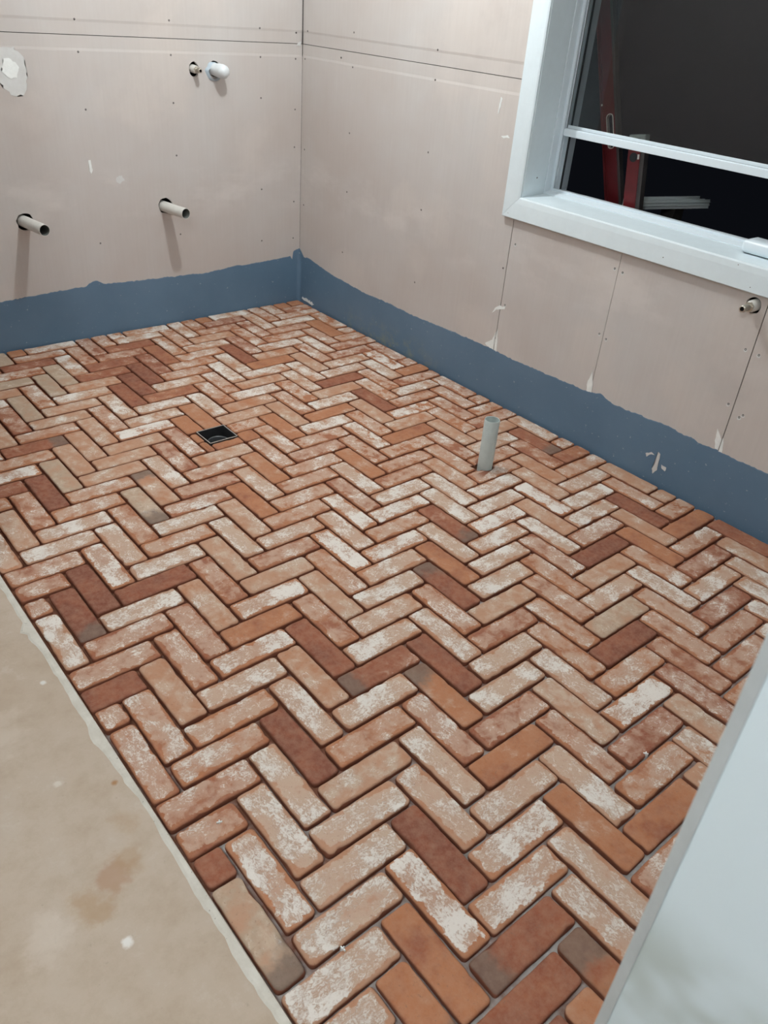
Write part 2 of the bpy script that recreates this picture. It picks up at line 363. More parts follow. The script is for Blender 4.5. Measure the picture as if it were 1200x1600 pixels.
def brick_mesh(name, corners, hi, seed, pr, hole=None):
    """rounded, uneven reclaimed paver filling the quad 'corners' (world xy, far-right, far-left, near-left, near-right order)"""
    rnd = random.Random(seed)
    cx = sum(c[0] for c in corners) / 4; cy = sum(c[1] for c in corners) / 4
    e1 = Vector((corners[1][0] - corners[0][0], corners[1][1] - corners[0][1])); e2 = Vector((corners[3][0] - corners[0][0], corners[3][1] - corners[0][1]))
    L, W = e1.length, e2.length
    longx = L >= W
    # local frame along the long side
    if longx: X = e1.normalized(); hl, hw = L / 2, W / 2
    else: X = e2.normalized(); hl, hw = W / 2, L / 2
    Y = Vector((-X.y, X.x))
    gap = .0030
    hl -= gap + rnd.uniform(-.0008, .0016); hw -= gap + rnd.uniform(-.001, .0012)
    hl = max(hl, .01); hw = max(hw, .008)
    ang = rnd.uniform(-.006, .006); X = Vector((X.x * math.cos(ang) - X.y * math.sin(ang), X.x * math.sin(ang) + X.y * math.cos(ang))); Y = Vector((-X.y, X.x))
    ox, oy = cx + rnd.uniform(-.0008, .0008), cy + rnd.uniform(-.0008, .0008)
    nl, ns, nc = (14, 4, 4) if hi else (7, 3, 3)
    rc = [min(rnd.uniform(.006, .013), hw * .8, hl * .8) for _ in range(4)]
    pts = []
    sg = ((1, 1), (-1, 1), (-1, -1), (1, -1))
    for q in range(4):
        sx, sy = sg[q]; rr = rc[q]; c0 = Vector((sx * (hl - rr), sy * (hw - rr))); a0 = q * math.pi / 2
        for t in range(nc + 1):
            a = a0 + math.pi / 2 * t / nc; pts.append(c0 + Vector((math.cos(a), math.sin(a))) * rr)
        nx = sg[(q + 1) % 4]; rn = rc[(q + 1) % 4]; c1 = Vector((nx[0] * (hl - rn), nx[1] * (hw - rn)))
        a = a0 + math.pi / 2; p1 = c1 + Vector((math.cos(a), math.sin(a))) * rn; p0 = pts[-1]
        m = nl if q in (0, 2) else ns
        for t in range(1, m): pts.append(p0.lerp(p1, t / m))
    so = Vector((rnd.uniform(-50, 50), rnd.uniform(-50, 50), rnd.uniform(-50, 50)))
    tilt = Vector((rnd.gauss(0, .0035), rnd.gauss(0, .007))); dz = rnd.uniform(-.0016, .0014)
    amp = .0011
    rings = ((-.0185, .0015, -.02), (-.010, 0.0, -.01), (-.0042, .0003, -.0012), (-.0013, .0021, .0012), (-.0002, .005, .005), (0.0, .011, .011), (.0004, .020, .020))
    if not hi: rings = rings[:1] + rings[2:6]
    verts, lcs, eds, axs = [], [], [], []
    n = len(pts)
    for (z, ins, edv) in rings:
        ins = min(ins, hw * .7, hl * .7)
        fx, fy = 1 - ins / hl, 1 - ins / hw
        for p in pts:
            w1 = mn.noise(Vector((p.x * 38, p.y * 38, 0)) + so) * amp + mn.noise(Vector((p.x * 120, p.y * 120, 4)) + so) * amp * .6
            chip = max(0, mn.noise(Vector((p.x * 30, p.y * 30, 9)) + so) - .28) * .010
            qx, qy = p.x * fx, p.y * fy
            ln = math.hypot(p.x / hl, p.y / hw)
            k_ = (w1 - (chip if z > -.008 else 0)) * (1.0 if ins < .012 else .3)
            nrm = Vector((p.x if abs(p.x) > hl - .014 else 0, p.y if abs(p.y) > hw - .014 else 0))
            if nrm.length > 0: nrm.normalize()
            qx += nrm.x * k_; qy += nrm.y * k_
            zz = z + dz + tilt.x * qx + tilt.y * qy
            if z > -.008: zz += mn.noise(Vector((qx * 30, qy * 30, 2)) + so) * .0009
            zz = min(zz, .0035)
            if z == rings[0][0]: zz = -.0189
            verts.append((ox + X.x * qx + Y.x * qy, oy + X.y * qx + Y.y * qy, zz))
            lcs.append((qx + so.x, qy + so.y, z + so.z)); eds.append(edv); axs.append(qx / hl)
    faces = []
    m = len(rings)
    for a in range(m - 1):
        for i in range(n):
            faces.append((a * n + i, a * n + (i + 1) % n, (a + 1) * n + (i + 1) % n, (a + 1) * n + i))
    # cap: strip between the two long sides of the last ring
    base = (m - 1) * n
    faces.append(tuple(base + i for i in range(n)))
    if Y.x * X.y - Y.y * X.x > 0: faces = [tuple(reversed(fc)) for fc in faces]
    me = bpy.data.meshes.new(name); me.from_pydata(verts, [], faces); me.update()
    A = me.attributes.new('lc', 'FLOAT_VECTOR', 'POINT'); A.data.foreach_set('vector', [x for v in lcs for x in v])
    A = me.attributes.new('pr', 'FLOAT_VECTOR', 'POINT'); A.data.foreach_set('vector', list(pr) * len(verts))
    A = me.attributes.new('ed', 'FLOAT', 'POINT'); A.data.foreach_set('value', eds)
    A = me.attributes.new('ax', 'FLOAT', 'POINT'); A.data.foreach_set('value', axs)
    me.polygons.foreach_set('use_smooth', [True] * len(faces))
    return me
todo = []
for (kd, i0, i1, j0, j1, ki, kj) in cells:
    co = []
    for (i, j) in ((i0, j0), (i1, j0), (i1, j1), (i0, j1)):
        u, v = warp(i, j); u = min(max(u, .04), 27.13); v = max(v, .04); co.append((-u * CELL, -v * CELL))
    if abs(co[0][0] - co[1][0]) < .018 or abs(co[0][1] - co[3][1]) < .018: continue
    pp = [project((x, y, 0)) for x, y in co]
    area = 0
    if all(pp):
        if max(p[0] for p in pp) > -15 and min(p[0] for p in pp) < 1215 and min(p[1] for p in pp) < 1615:
            for a in range(4):
                b = (a + 1) % 4; area += pp[a][0] * pp[b][1] - pp[b][0] * pp[a][1]
            area = abs(area) / 2
            cxp = sum(p[0] for p in pp) / 4; cyp = sum(p[1] for p in pp) / 4
            if cyp > 985 and cxp > 1215 - (cyp - 985) * .44: area = 0      # behind the partition
    rs = random.Random(f'{kd}{ki}_{kj}')
    code = KEY.get((kd, ki, kj))
    if code is None:
        code = rs.choice('PPPPTTTCCWQMOR')
    t = list(TONES[code[0]]);
    if len(code) > 1: t[2] = {'+': .45, '-': -.45, '*': .7, '/': -.7}[code[1]]
    t[0] = max(0, t[0] + rs.uniform(-.07, .07)); t[1] = min(1, max(0, t[1] + rs.uniform(-.08, .08)))
    todo.append([area, kd, co, t, rs.random(), (ki, kj)])
todo.sort(key=lambda q: -q[0])
# split bricks that meet the drain: keep the largest pieces outside the opening
def clip_drain(co):
    x0, x1 = min(c[0] for c in co), max(c[0] for c in co); y0, y1 = min(c[1] for c in co), max(c[1] for c in co)
    m = .0015
    a0, a1, b0, b1 = DX0 - m, DX1 + m, DY0 - m, DY1 + m
    if x1 <= a0 or x0 >= a1 or y1 <= b0 or y0 >= b1: return [co]
    out = []
    def add(X0, X1, Y0, Y1):
        if X1 - X0 > .018 and Y1 - Y0 > .018: out.append([(X1, Y1), (X0, Y1), (X0, Y0), (X1, Y0)])
    if x1 - x0 > y1 - y0:
        add(x0, a0, y0, y1); add(a1, x1, y0, y1); add(max(x0, a0), min(x1, a1), y0, b0); add(max(x0, a0), min(x1, a1), b1, y1)
    else:
        add(x0, x1, y0, b0); add(x0, x1, b1, y1); add(x0, a0, max(y0, b0), min(y1, b1)); add(a1, x1, max(y0, b0), min(y1, b1))
    return out
lim = 300; made = 0; rest = []
pipe_cut = []
DBG = []
for (area, kd, co, t, sd, key) in todo:
    for pc in clip_drain(co):
        hi = area > 1500
        me = brick_mesh('brick', pc, hi, sd * 1e6, t)
        if made < lim and area > 0:
            me.materials.append(M_BRICK)
            o = bpy.data.objects.new('brick', me); COL.objects.link(o); o.parent = floor
            made += 1
            x0, x1 = min(c[0] for c in pc), max(c[0] for c in pc); y0, y1 = min(c[1] for c in pc), max(c[1] for c in pc)
            nx, ny = min(max(PX, x0), x1), min(max(PY, y0), y1)
            if math.hypot(nx - PX, ny - PY) < PRAD + .006: pipe_cut.append(o)
        else: rest.append(me)
    DBG.append((kd, key, co))
# cut for the upright pipe: a hole a little larger than the pipe, wider on its left
bm = bmesh.new()
R_ = lathe(bm, [(.0, -.03), (PRAD + .004, -.03), (PRAD + .004, .02), (.0, .02)], (0, 0, 1), (PX, PY, 0), 28)
bmesh.ops.remove_doubles(bm, verts=bm.verts, dist=1e-7); c1 = from_bm('cut', bm, None)
bm = bmesh.new(); bx(bm, PX - PRAD - .017, PX, PY - .012, PY + .030, -.03, .02); c2 = from_bm('cut', bm, None)
for o in pipe_cut: boolean(o, [c1, c2])
kill([c1, c2])
# the smallest (farthest) bricks and the ones out of view, joined
bm = bmesh.new()
for me in rest: bm.from_mesh(me)
for me in rest: bpy.data.meshes.remove(me)
me = bpy.data.meshes.new('brick_field'); bm.to_mesh(me); bm.free()
o = link('brick_field', me, M_BRICK, floor); o['kind'] = 'stuff'

# ------------------------------------------------------------------ walls
def ragged_poly(pts, seed, amp=.002, step=.006):
    out = []; n = len(pts)
    for i in range(n):
        a, b = Vector(pts[i]), Vector(pts[(i + 1) % n]); L = (b - a).length; m = max(1, int(L / step))
        for t in range(m):
            p = a.lerp(b, t / m); q = Vector((p.x * 90, p.y * 90, seed)); out.append((p.x + amp * mn.noise(q), p.y + amp * mn.noise(q + Vector((7, 7, 7)))))
    return out
def on_wall(side, a, z, off=0.0):
    """a = distance coordinate along the wall; off = distance out of the wall face into the room"""
    return (-off, a, z) if side == 'right' else (a, -off, z)
def decal(name, side, pts, thick, mat, parent, seed=0, amp=.002, step=.006, base=0.0):
    bm = bmesh.new(); pp = ragged_poly(pts, seed, amp, step)
    prism(bm, [on_wall(side, a, z, base + .0002) for a, z in pp], Vector(on_wall(side, 0, 0, thick)))
    bmesh.ops.triangulate(bm, faces=[fc for fc in bm.faces if len(fc.verts) > 4])
    return from_bm(name, bm, mat, parent)
TB = .012   # board thickness
def sheet(side, a0, a1, z0, z1, parent, taper_top=False, taper_bot=False):
    """one plasterboard sheet, face at the wall plane, long edges thinned towards the joint"""
    zs = [z0]; zd = [0.0]
    if taper_bot: zs = [z0, z0 + .045, z0 + .055]; zd = [.0017, .0015, 0.0]
    if taper_top: zs += [z1 - .055, z1 - .045, z1]; zd += [0.0, .0015, .0017]
    else: zs.append(z1); zd.append(0.0)
    bm = bmesh.new()
    F = [[bm.verts.new(on_wall(side, a, z, -dd)) for z, dd in zip(zs, zd)] for a in (a0, a1)]
    B = [[bm.verts.new(on_wall(side, a, z, -TB)) for z in (z0, z1)] for a in (a0, a1)]
    n = len(zs)
    for i in range(n - 1): bm.faces.new((F[0][i], F[1][i], F[1][i + 1], F[0][i + 1]))
    bm.faces.new((B[0][0], B[0][1], B[1][1], B[1][0]))
    bm.faces.new((F[0][0], B[0][0], B[1][0], F[1][0])); bm.faces.new((F[0][-1], F[1][-1], B[1][1], B[0][1]))
    bm.faces.new([F[0][i] for i in range(n)] + [B[0][1], B[0][0]]); bm.faces.new([F[1][i] for i in reversed(range(n))] + [B[1][0], B[1][1]])
    return from_bm('plasterboard_sheet', bm, M_BOARD, parent)
def hole(side, a, z, rad, sheet_o, seed=0, stretch=1.0):
    bm = bmesh.new(); pts = []
    for i in range(22):
        th = 2 * math.pi * i / 22; rr = rad * (1 + .13 * mn.noise(Vector((math.cos(th) * 2, math.sin(th) * 2, seed))))
        pts.append(on_wall(side, a + rr * math.cos(th), z + rr * math.sin(th) * stretch, .01))
    prism(bm, pts, Vector(on_wall(side, 0, 0, -.05)))
    c = from_bm('cut', bm, None); boolean(sheet_o, [c]); kill([c])
def screw(side, a, z, parent, rad=.0042):
    bm = bmesh.new(); n = Vector(on_wall(side, 0, 0, 1))
    o = Vector(on_wall(side, a, z, .0002))
    rg = lathe(bm, [(rad, -.0004), (rad * .9, .0005), (rad * .42, .0006), (rad * .3, -.0006)], n, o, 12)
    bm.faces.new(rg[-1])
    return from_bm('screw', bm, M_SCREW, parent)
def pulp(side, a, z, parent, rad=.008):    # torn paper round a screw
    decal('torn_paper', side, [(a + rad * math.cos(t * math.pi / 4), z + rad * .9 * math.sin(t * math.pi / 4)) for t in range(8)], .0003, M_PATCH, parent, a * 50, .0016, .002)

G = .0026
WL = struct(box('wall_left', -4.3, .1, .09, .14, -.14, CEIL, M_STUD))
WR = struct(box('wall_right', .085, .13, YB, 0.09, -.14, CEIL, M_STUD))
# backing of the right wall is opened for the window
WY1, WY0, WZ0, WZ1 = -1.522, -2.90, .862, 2.05       # window opening
bm = bmesh.new(); bx(bm, .0, .5, WY0 - .03, WY1 + .03, WZ0 - .03, WZ1 + .03); c = from_bm('cut', bm, None); boolean(WR, [c]); kill([c])
JZ = 1.254
L1 = sheet('left', -2.75, -.0015, -.02, JZ - G / 2, WL, taper_top=True)
L2 = sheet('left', -2.75, -.004, JZ + G / 2, CEIL, WL, taper_bot=True)
L3 = sheet('left', -4.3, -2.75 - G, -.02, CEIL, WL)
R1 = sheet('right', -1.4945 + G / 2, 0, -.02, JZ - G / 2, WR, taper_top=True)
R2 = sheet('right', -2.0215 + G / 2, -1.4945 - G / 2 - .001, -.02, WZ0 - .01, WR)
R3 = sheet('right', -2.585 + G / 2, -2.0215 - G * .3, -.02, WZ0 - .01, WR)
R4 = sheet('right', WY0 - .01, -2.585 - G / 2 - .001, -.02, WZ0 - .01, WR)
R5 = sheet('right', -1.4945 + G / 2, -.001, JZ + G / 2, CEIL, WR, taper_bot=True)
R6 = sheet('right', WY0 - .01, -1.4945 - G / 2, WZ1 + .01, CEIL, WR)
R7 = sheet('right', YB, WY0 - .012, -.02, CEIL, WR)
struct(box('ceiling', -4.3, .13, YB, .14, CEIL, CEIL + .05, M_CEIL))
struct(box('wall_hall_left', -4.35, -4.3, YB, .14, -.14, CEIL, M_HALLW))
struct(box('wall_back', -4.3, .13, YB - .05, YB, -.14, CEIL, M_HALLW))
# partition at the doorway, chamfered corner bead
pe = -3.5715
bm = bmesh.new()
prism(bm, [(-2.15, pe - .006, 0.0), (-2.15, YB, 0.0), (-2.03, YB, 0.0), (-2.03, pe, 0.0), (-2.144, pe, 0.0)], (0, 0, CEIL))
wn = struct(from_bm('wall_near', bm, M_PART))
bm = bmesh.new()
prism(bm, [(-2.1515, pe - .0085, 0.0), (-2.1500, pe - .0085, 0), (-2.1440, pe + .0002, 0.0), (-2.1435, pe + .0015, 0.0), (-2.1463, pe + .0012, 0)], (0, 0, CEIL))
from_bm('corner_bead', bm, M_BEAD, wn)

struct(box('wall_hall_blocker', -2.27, -2.15, -1.60, 0, -.02, CEIL, M_HALLW))  # unseen stub wall, added to keep hall lamp light off the left wall

# holes in the left wall boards
hole('left', -1.424, .551, .036, L1, 1); hole('left', -.772, .568, .035, L1, 2)
hole('left', -.587, 1.139, .024, L1, 3, 1.25); hole('left', -.484, 1.142, .033, L1, 4)
hole('right', -2.540, .735, .026, R3, 5)

# waterproofing bands
def band(side, a_lo, a_hi, fz, parent, base=.0002, bumps=()):
    bm = bmesh.new(); n = int((a_hi - a_lo) / .006)
    V = []
    for i in range(n + 1):
        a = a_lo + (a_hi - a_lo) * i / n
        z = fz(a) + .005 * mn.noise(Vector((a * 22, 1, 0))) + .0035 * mn.noise(Vector((a * 70, 2, 0))) + .002 * mn.noise(Vector((a * 190, 3, 0)))
        V.append([bm.verts.new(on_wall(side, a, q, base + o_)) for q, o_ in ((-.019, .0010), (z - .004, .0010), (z, .0001))])
    for A, B in zip(V, V[1:]):
        for q in range(2): bm.faces.new((A[q], B[q], B[q + 1], A[q + 1]))
    return from_bm('waterproofing_band', bm, M_BLUE, parent)
def interp(tab):
    def g(a):
        for (x0, y0), (x1, y1) in zip(tab, tab[1:]):
            if x0 <= a <= x1: return y0 + (y1 - y0) * (a - x0) / (x1 - x0)
        return tab[0][1] if a < tab[0][0] else tab[-1][1]
    return g
gL = interp([(-3, .22), (-1.587, .225), (-1.30, .238), (-1.20, .240), (-1.185, .252), (-1.15, .262), (-1.125, .250), (-1.11, .240), (-.90, .232), (-.655, .228), (-.60, .222), (-.45, .234), (-.40, .240), (-.36, .236), (-.10, .246), (-.06, .252), (-.050, .225), (-.042, .275), (0, .285)])
gR = interp([(-4.6, .22), (-2.77, .229), (-2.5, .228), (-2.38, .236), (-2.30, .230), (-2.13, .223), (-2.075, .240), (-2.015, .228), (-1.85, .222), (-1.60, .216), (-1.489, .222), (-1.2, .216), (-.95, .206), (-.74, .212), (-.60, .205), (-.30, .222), (-.073, .255), (-.045, .245), (0, .285)])
band('left', -2.75, -.001, gL, WL); band('right', -4.2, -.001, gR, WR)
# thick fillet in the corner
bm = bmesh.new(); V = []
for i in range(41):
    z = -.018 + .292 * i / 40; wd = .013 + .005 * mn.noise(Vector((0, 0, z * 25)))
    V.append([bm.verts.new((-wd * 1.3, -.0012, z)), bm.verts.new((-wd * .55, -wd * .42, z)), bm.verts.new((-wd * .35, -wd * .62, z)), bm.verts.new((-.0012, -wd * 1.3, z))])
for A, B in zip(V, V[1:]):
    for q in range(3): bm.faces.new((A[q], A[q + 1], B[q + 1], B[q]))
from_bm('corner_fillet', bm, M_BLUE, WL, smooth=True)
# upper corner: raw gap with a metal angle bead
box('corner_angle', -.0045, -.002, -.0045, -.002, JZ, CEIL, M_SCREW, WL)
decal('plaster_smear', 'left', [(-.035, JZ - .006), (-.012, JZ - .010), (-.008, JZ + .010), (-.028, JZ + .006)], .0006, M_PATCH, WL, 3)

# plaster smears and patches
decal('plaster_patch', 'left', [(-1.46, 1.20), (-1.36, 1.205), (-1.325, 1.17), (-1.322, 1.10), (-1.345, 1.04), (-1.39, 1.03), (-1.43, 1.08), (-1.47, 1.09)], .0006, M_PATCH, WL, 1, .012, .012)
decal('plaster_dab', 'left', [(-1.405, 1.165), (-1.375, 1.165), (-1.352, 1.135), (-1.362, 1.10), (-1.395, 1.095), (-1.42, 1.12)], .0012, M_SMEAR, WL, 2, .006, .008, base=.0006)
decal('plaster_smear', 'left', [(-1.117, .785), (-1.108, .785), (-1.104, .74), (-1.112, .728), (-1.118, .745)], .0005, M_SMEAR, WL, 5, .003)
decal('plaster_dab', 'left', [(-.998, .71), (-.972, .712), (-.962, .693), (-.985, .678), (-1.003, .69)], .0005, M_PATCH, WL, 6, .005)
decal('plaster_smear', 'right', [(-1.484, .2195), (-1.462, .222), (-1.440, .232), (-1.462, .250), (-1.478, .262), (-1.4935, .305), (-1.4935, .222)], .0006, M_SMEAR, WR, 7, .004)
decal('plaster_smear', 'right', [(-1.4965, .218), (-1.512, .216), (-1.508, .27), (-1.5, .318), (-1.4965, .30)], .0006, M_SMEAR, WR, 8, .002)
decal('plaster_smear', 'right', [(-1.454, .372), (-1.478, .395), (-1.52, .408), (-1.522, .418), (-1.49, .416), (-1.465, .398)], .0006, M_SMEAR, WR, 9, .003)
decal('plaster_smear', 'right', [(-2.005, .226), (-2.028, .228), (-2.026, .262), (-2.017, .29), (-2.012, .318), (-2.006, .29), (-1.998, .262)], .0006, M_SMEAR, WR, 10, .003)
decal('plaster_smear', 'right', [(-2.572, .232), (-2.5835, .232), (-2.5835, .272), (-2.558, .305), (-2.562, .26)], .0006, M_SMEAR, WR, 11, .0016)
decal('plaster_smear', 'right', [(-2.5865, .228), (-2.600, .228), (-2.594, .265), (-2.5865, .28)], .0006, M_SMEAR, WR, 12, .0016)
decal('plaster_smear', 'right', [(-1.336, 1.185), (-1.345, 1.18), (-1.336, 1.13), (-1.330, 1.125)], .0005, M_SMEAR, WR, 13, .003)
decal('plaster_smear', 'right', [(-1.365, 1.052), (-1.40, 1.060), (-1.41, 1.053), (-1.38, 1.047)], .0005, M_SMEAR, WR, 14, .002)
decal('plaster_smear', 'right', [(-2.322, .098), (-2.345, .112), (-2.36, .107), (-2.345, .103), (-2.33, .085)], .0005, M_PATCH, WR, 15, .003, base=.0012)
decal('plaster_smear', 'right', [(-2.372, .125), (-2.382, .12), (-2.385, .05), (-2.372, .03), (-2.366, .05)], .0005, M_PATCH, WR, 16, .004, base=.0012)
decal('plaster_smear', 'right', [(-2.40, .085), (-2.42, .08), (-2.418, .065), (-2.398, .07)], .0005, M_PATCH, WR, 17, .005, base=.0012)
decal('plaster_smear', 'right', [(-.03, .012), (-.14, .004), (-.15, .016), (-.09, .026), (-.04, .024)], .0005, M_SMEAR, WR, 18, .008, base=.0012)
# screws, at the studs
for a, z in [(-1.105, 1.308), (-0.693, 1.321), (-0.24, 1.31), (-0.038, 1.299)]: screw('left', a, z, L2)
for a, z in [(-0.695, 1.192), (-1.102, 0.982), (-0.697, 1.004), (-0.238, 1.194), (-0.237, 1.022), (-0.04, 1.19), (-0.04, 0.97), (-0.698, 0.785), (-0.239, 0.606), (-0.042, 0.797), (-0.704, 0.429), (-1.107, 0.428), (-0.042, 0.532), (-0.242, 0.35), (-0.044, 0.344), (-1.105, 1.194)]: screw('left', a, z, L1)
for a, z in [(-0.04, 1.31), (-0.40, 1.33), (-0.957, 1.309)]: screw('right', a, z, R5)
for a, z in [(-0.022, 1.193), (-0.312, 1.224), (-0.402, 1.194), (-0.959, 1.202), (-0.030, 0.789), (-0.4, 0.92), (-0.958, 0.927), (-0.03, 0.518), (-0.4, 0.656), (-0.948, 0.688), (-0.385, 0.36), (-0.95, 0.363), (-1.477, 0.57)]: screw('right', a, z, R1)
for a, z in [(-1.522, 0.677), (-1.518, 0.426), (-2.005, 0.709), (-2.003, 0.462)]: screw('right', a, z, R2); pulp('right', a, z - .003, R2, .0065)
for a, z in [(-2.041, 0.704), (-2.037, 0.452), (-2.562, 0.595), (-2.566, 0.401)]: screw('right', a, z, R3); pulp('right', a, z - .003, R3, .0065)
for a, z in [(-2.61, 0.592), (-2.616, 0.372), (-2.626, 0.384)]: screw('right', a, z, R4); pulp('right', a, z - .003, R4, .0075)

# ------------------------------------------------------------------ window
win = bpy.data.objects.new('window_1', None); COL.objects.link(win); struct(win)
def mitre(name, A, B, C, D, t_out=.019, t_in=.014):
    """architrave piece, quad A,B (outer edge) C,D (inner edge) in (y,z)"""
    bm = bmesh.new()
    def pt(p, x): return bm.verts.new((x, p[0], p[1]))
    def lerp(p, q, t): return (p[0] + (q[0] - p[0]) * t, p[1] + (q[1] - p[1]) * t)
    prof = [(0.0, 0.0), (0.0, -t_out + .002), (.03, -t_out), (.70, -t_out + .0025), (.93, -t_in), (1.0, -t_in + .003), (1.0, 0.0)]
    ra = [pt(lerp(A, D, t), x) for t, x in prof]; rb = [pt(lerp(B, C, t), x) for t, x in prof]
    n = len(prof)
    for i in range(n): bm.faces.new((ra[i], ra[(i + 1) % n], rb[(i + 1) % n], rb[i]))
    bm.faces.new(ra); bm.faces.new(list(reversed(rb)))
    return from_bm(name, bm, M_TRIM, win)
g = .0006
OY1, OZ0, OY0, OZ1 = -1.443, .774, -2.98, 2.13
IY1, IZ0, IY0, IZ1 = -1.519, .857, -2.90, 2.05
mitre('architrave', (OY1, OZ0 + g), (OY1, OZ1), (IY1, IZ1), (IY1, IZ0 + g))
mitre('architrave', (OY1 - g, OZ0), (OY0, OZ0), (IY0, IZ0), (IY1 - g, IZ0))
mitre('architrave', (OY0, OZ0 + g), (OY0, OZ1), (IY0, IZ1), (IY0, IZ0 + g))
mitre('architrave', (OY1, OZ1 + g), (OY0, OZ1 + g), (IY0, IZ1 + g), (IY1, IZ1 + g))
# reveal linings
box('jamb_lining', -.004, .120, WY1, WY1 + .018, WZ0 - .01, WZ1, M_TRIM, win, .0008)
box('jamb_lining', -.004, .120, WY0 - .018, WY0, WZ0 - .01, WZ1, M_TRIM, win, .0008)
box('head_lining', -.004, .120, WY0, WY1, WZ1, WZ1 + .018, M_TRIM, win, .0008)
bm = bmesh.new()
prism(bm, [(-.004, WY1, .857), (-.004, WY1, .842), (.122, WY1, .842), (.122, WY1, .864), (.085, WY1, .862)], (0, WY0 - WY1, 0))
from_bm('sill_board', bm, M_TRIM, win)
# outer aluminium frame: side channels with two ridges and a dark slot
def side_frame(y, s):
    bm = bmesh.new()
    bx(bm, .1215, .262, y, y + s * .02, WZ0 - .02, WZ1 + .01)
    bx(bm, .122, .150, y - s * .003, y + s * .001, WZ0, WZ1, .0006)
    o = from_bm('window_frame', bm, M_FRAME, win)
    bm = bmesh.new(); bx(bm, .160, .1665, y - s * .011, y + s * .004, WZ0 + .012, WZ1, .0012); from_bm('frame_ridge', bm, M_FRAME, o)
    bm = bmesh.new(); bx(bm, .176, .1805, y - s * .010, y + s * .004, WZ0 + .012, WZ1, .001); from_bm('frame_ridge', bm, M_FRAME, o)
    bm = bmesh.new(); bx(bm, .1675, .1755, y - s * .0015, y + s * .002, WZ0 + .012, WZ1); bx(bm, .215, .223, y - s * .004, y + s * .002, WZ0 + .012, WZ1); from_bm('frame_seal', bm, M_SHADOWGAP, o)
    bm = bmesh.new(); bx(bm, .224, .258, y - s * .004, y + s * .004, WZ0 + .012, WZ1); from_bm('outer_track', bm, M_GREYFR, o)
    return o
side_frame(WY1, 1); side_frame(WY0, -1)
bm = bmesh.new()
prism(bm, [(.1225, WY1, .846), (.1225, WY1, .8665), (.140, WY1, .873), (.156, WY1, .8745), (.156, WY1, .873), (.1585, WY1, .873), (.1585, WY1, .8825), (.1665, WY1, .8835), (.168, WY1, .876), (.25, WY1, .868), (.262, WY1, .846)], (0, WY0 - WY1, 0))
from_bm('bottom_rail', bm, M_FRAME, win)
box('head_rail', .1225, .262, WY0, WY1, WZ1 - .03, WZ1, M_FRAME, win, .001)
# meeting rail of the raised sash, then its stiles and glass
bm = bmesh.new(); yl, yr = WY1 - .012, WY0 + .012
bx(bm, .163, .172, yr, yl, 1.0745, 1.0995, .0018); bx(bm, .170, .186, yr, yl, 1.0780, 1.1010, .001); bx(bm, .1835, .188, yr, yl, 1.078, 1.1115, .0008)
rail = from_bm('meeting_rail', bm, M_FRAME, win)
box('rail_groove', .1722, .1833, yr, yl, 1.1008, 1.1016, M_GREYFR, rail)
box('glass_pane', .1895, .1935, WY0 + .004, WY1 - .003, 1.085, WZ1 - .02, M_GLASS, win)
# winder housing on the frame
bm = bmesh.new(); bx(bm, .064, .150, -2.70, -2.408, .864, .905, .012)
from_bm('winder_housing', bm, M_FRAME, win, smooth=True)
box('winder_seal', .079, .149, -2.697, -2.416, .8625, .8655, M_SHADOWGAP, win)
for (y, z, s_) in ((-2.195, .800, .002), (-2.46, .845, .0016), (-2.52, .79, .0016), (-1.475, .79, .0013)):
    bm = bmesh.new(); rg = lathe(bm, [(s_, 0), (s_ * .4, .0003)], (-1, 0, 0), (-.0185, y, z), 10); bm.faces.new(rg[-1]); from_bm('nail_head', bm, M_SCREW, win)
bm = bmesh.new(); rg = lathe(bm, [(.0032, 0), (.0022, .0006), (.0005, .0002)], (0, -1, 0), (.066, WY1 - .0002, .925), 12); bm.faces.new(rg[-1]); from_bm('nail_head', bm, M_SCREW, win)

# ------------------------------------------------------------------ outside the window
struct(box('floor_outside', .14, 3.0, -5.5, 1.5, -.30, -.25, M_OUT))
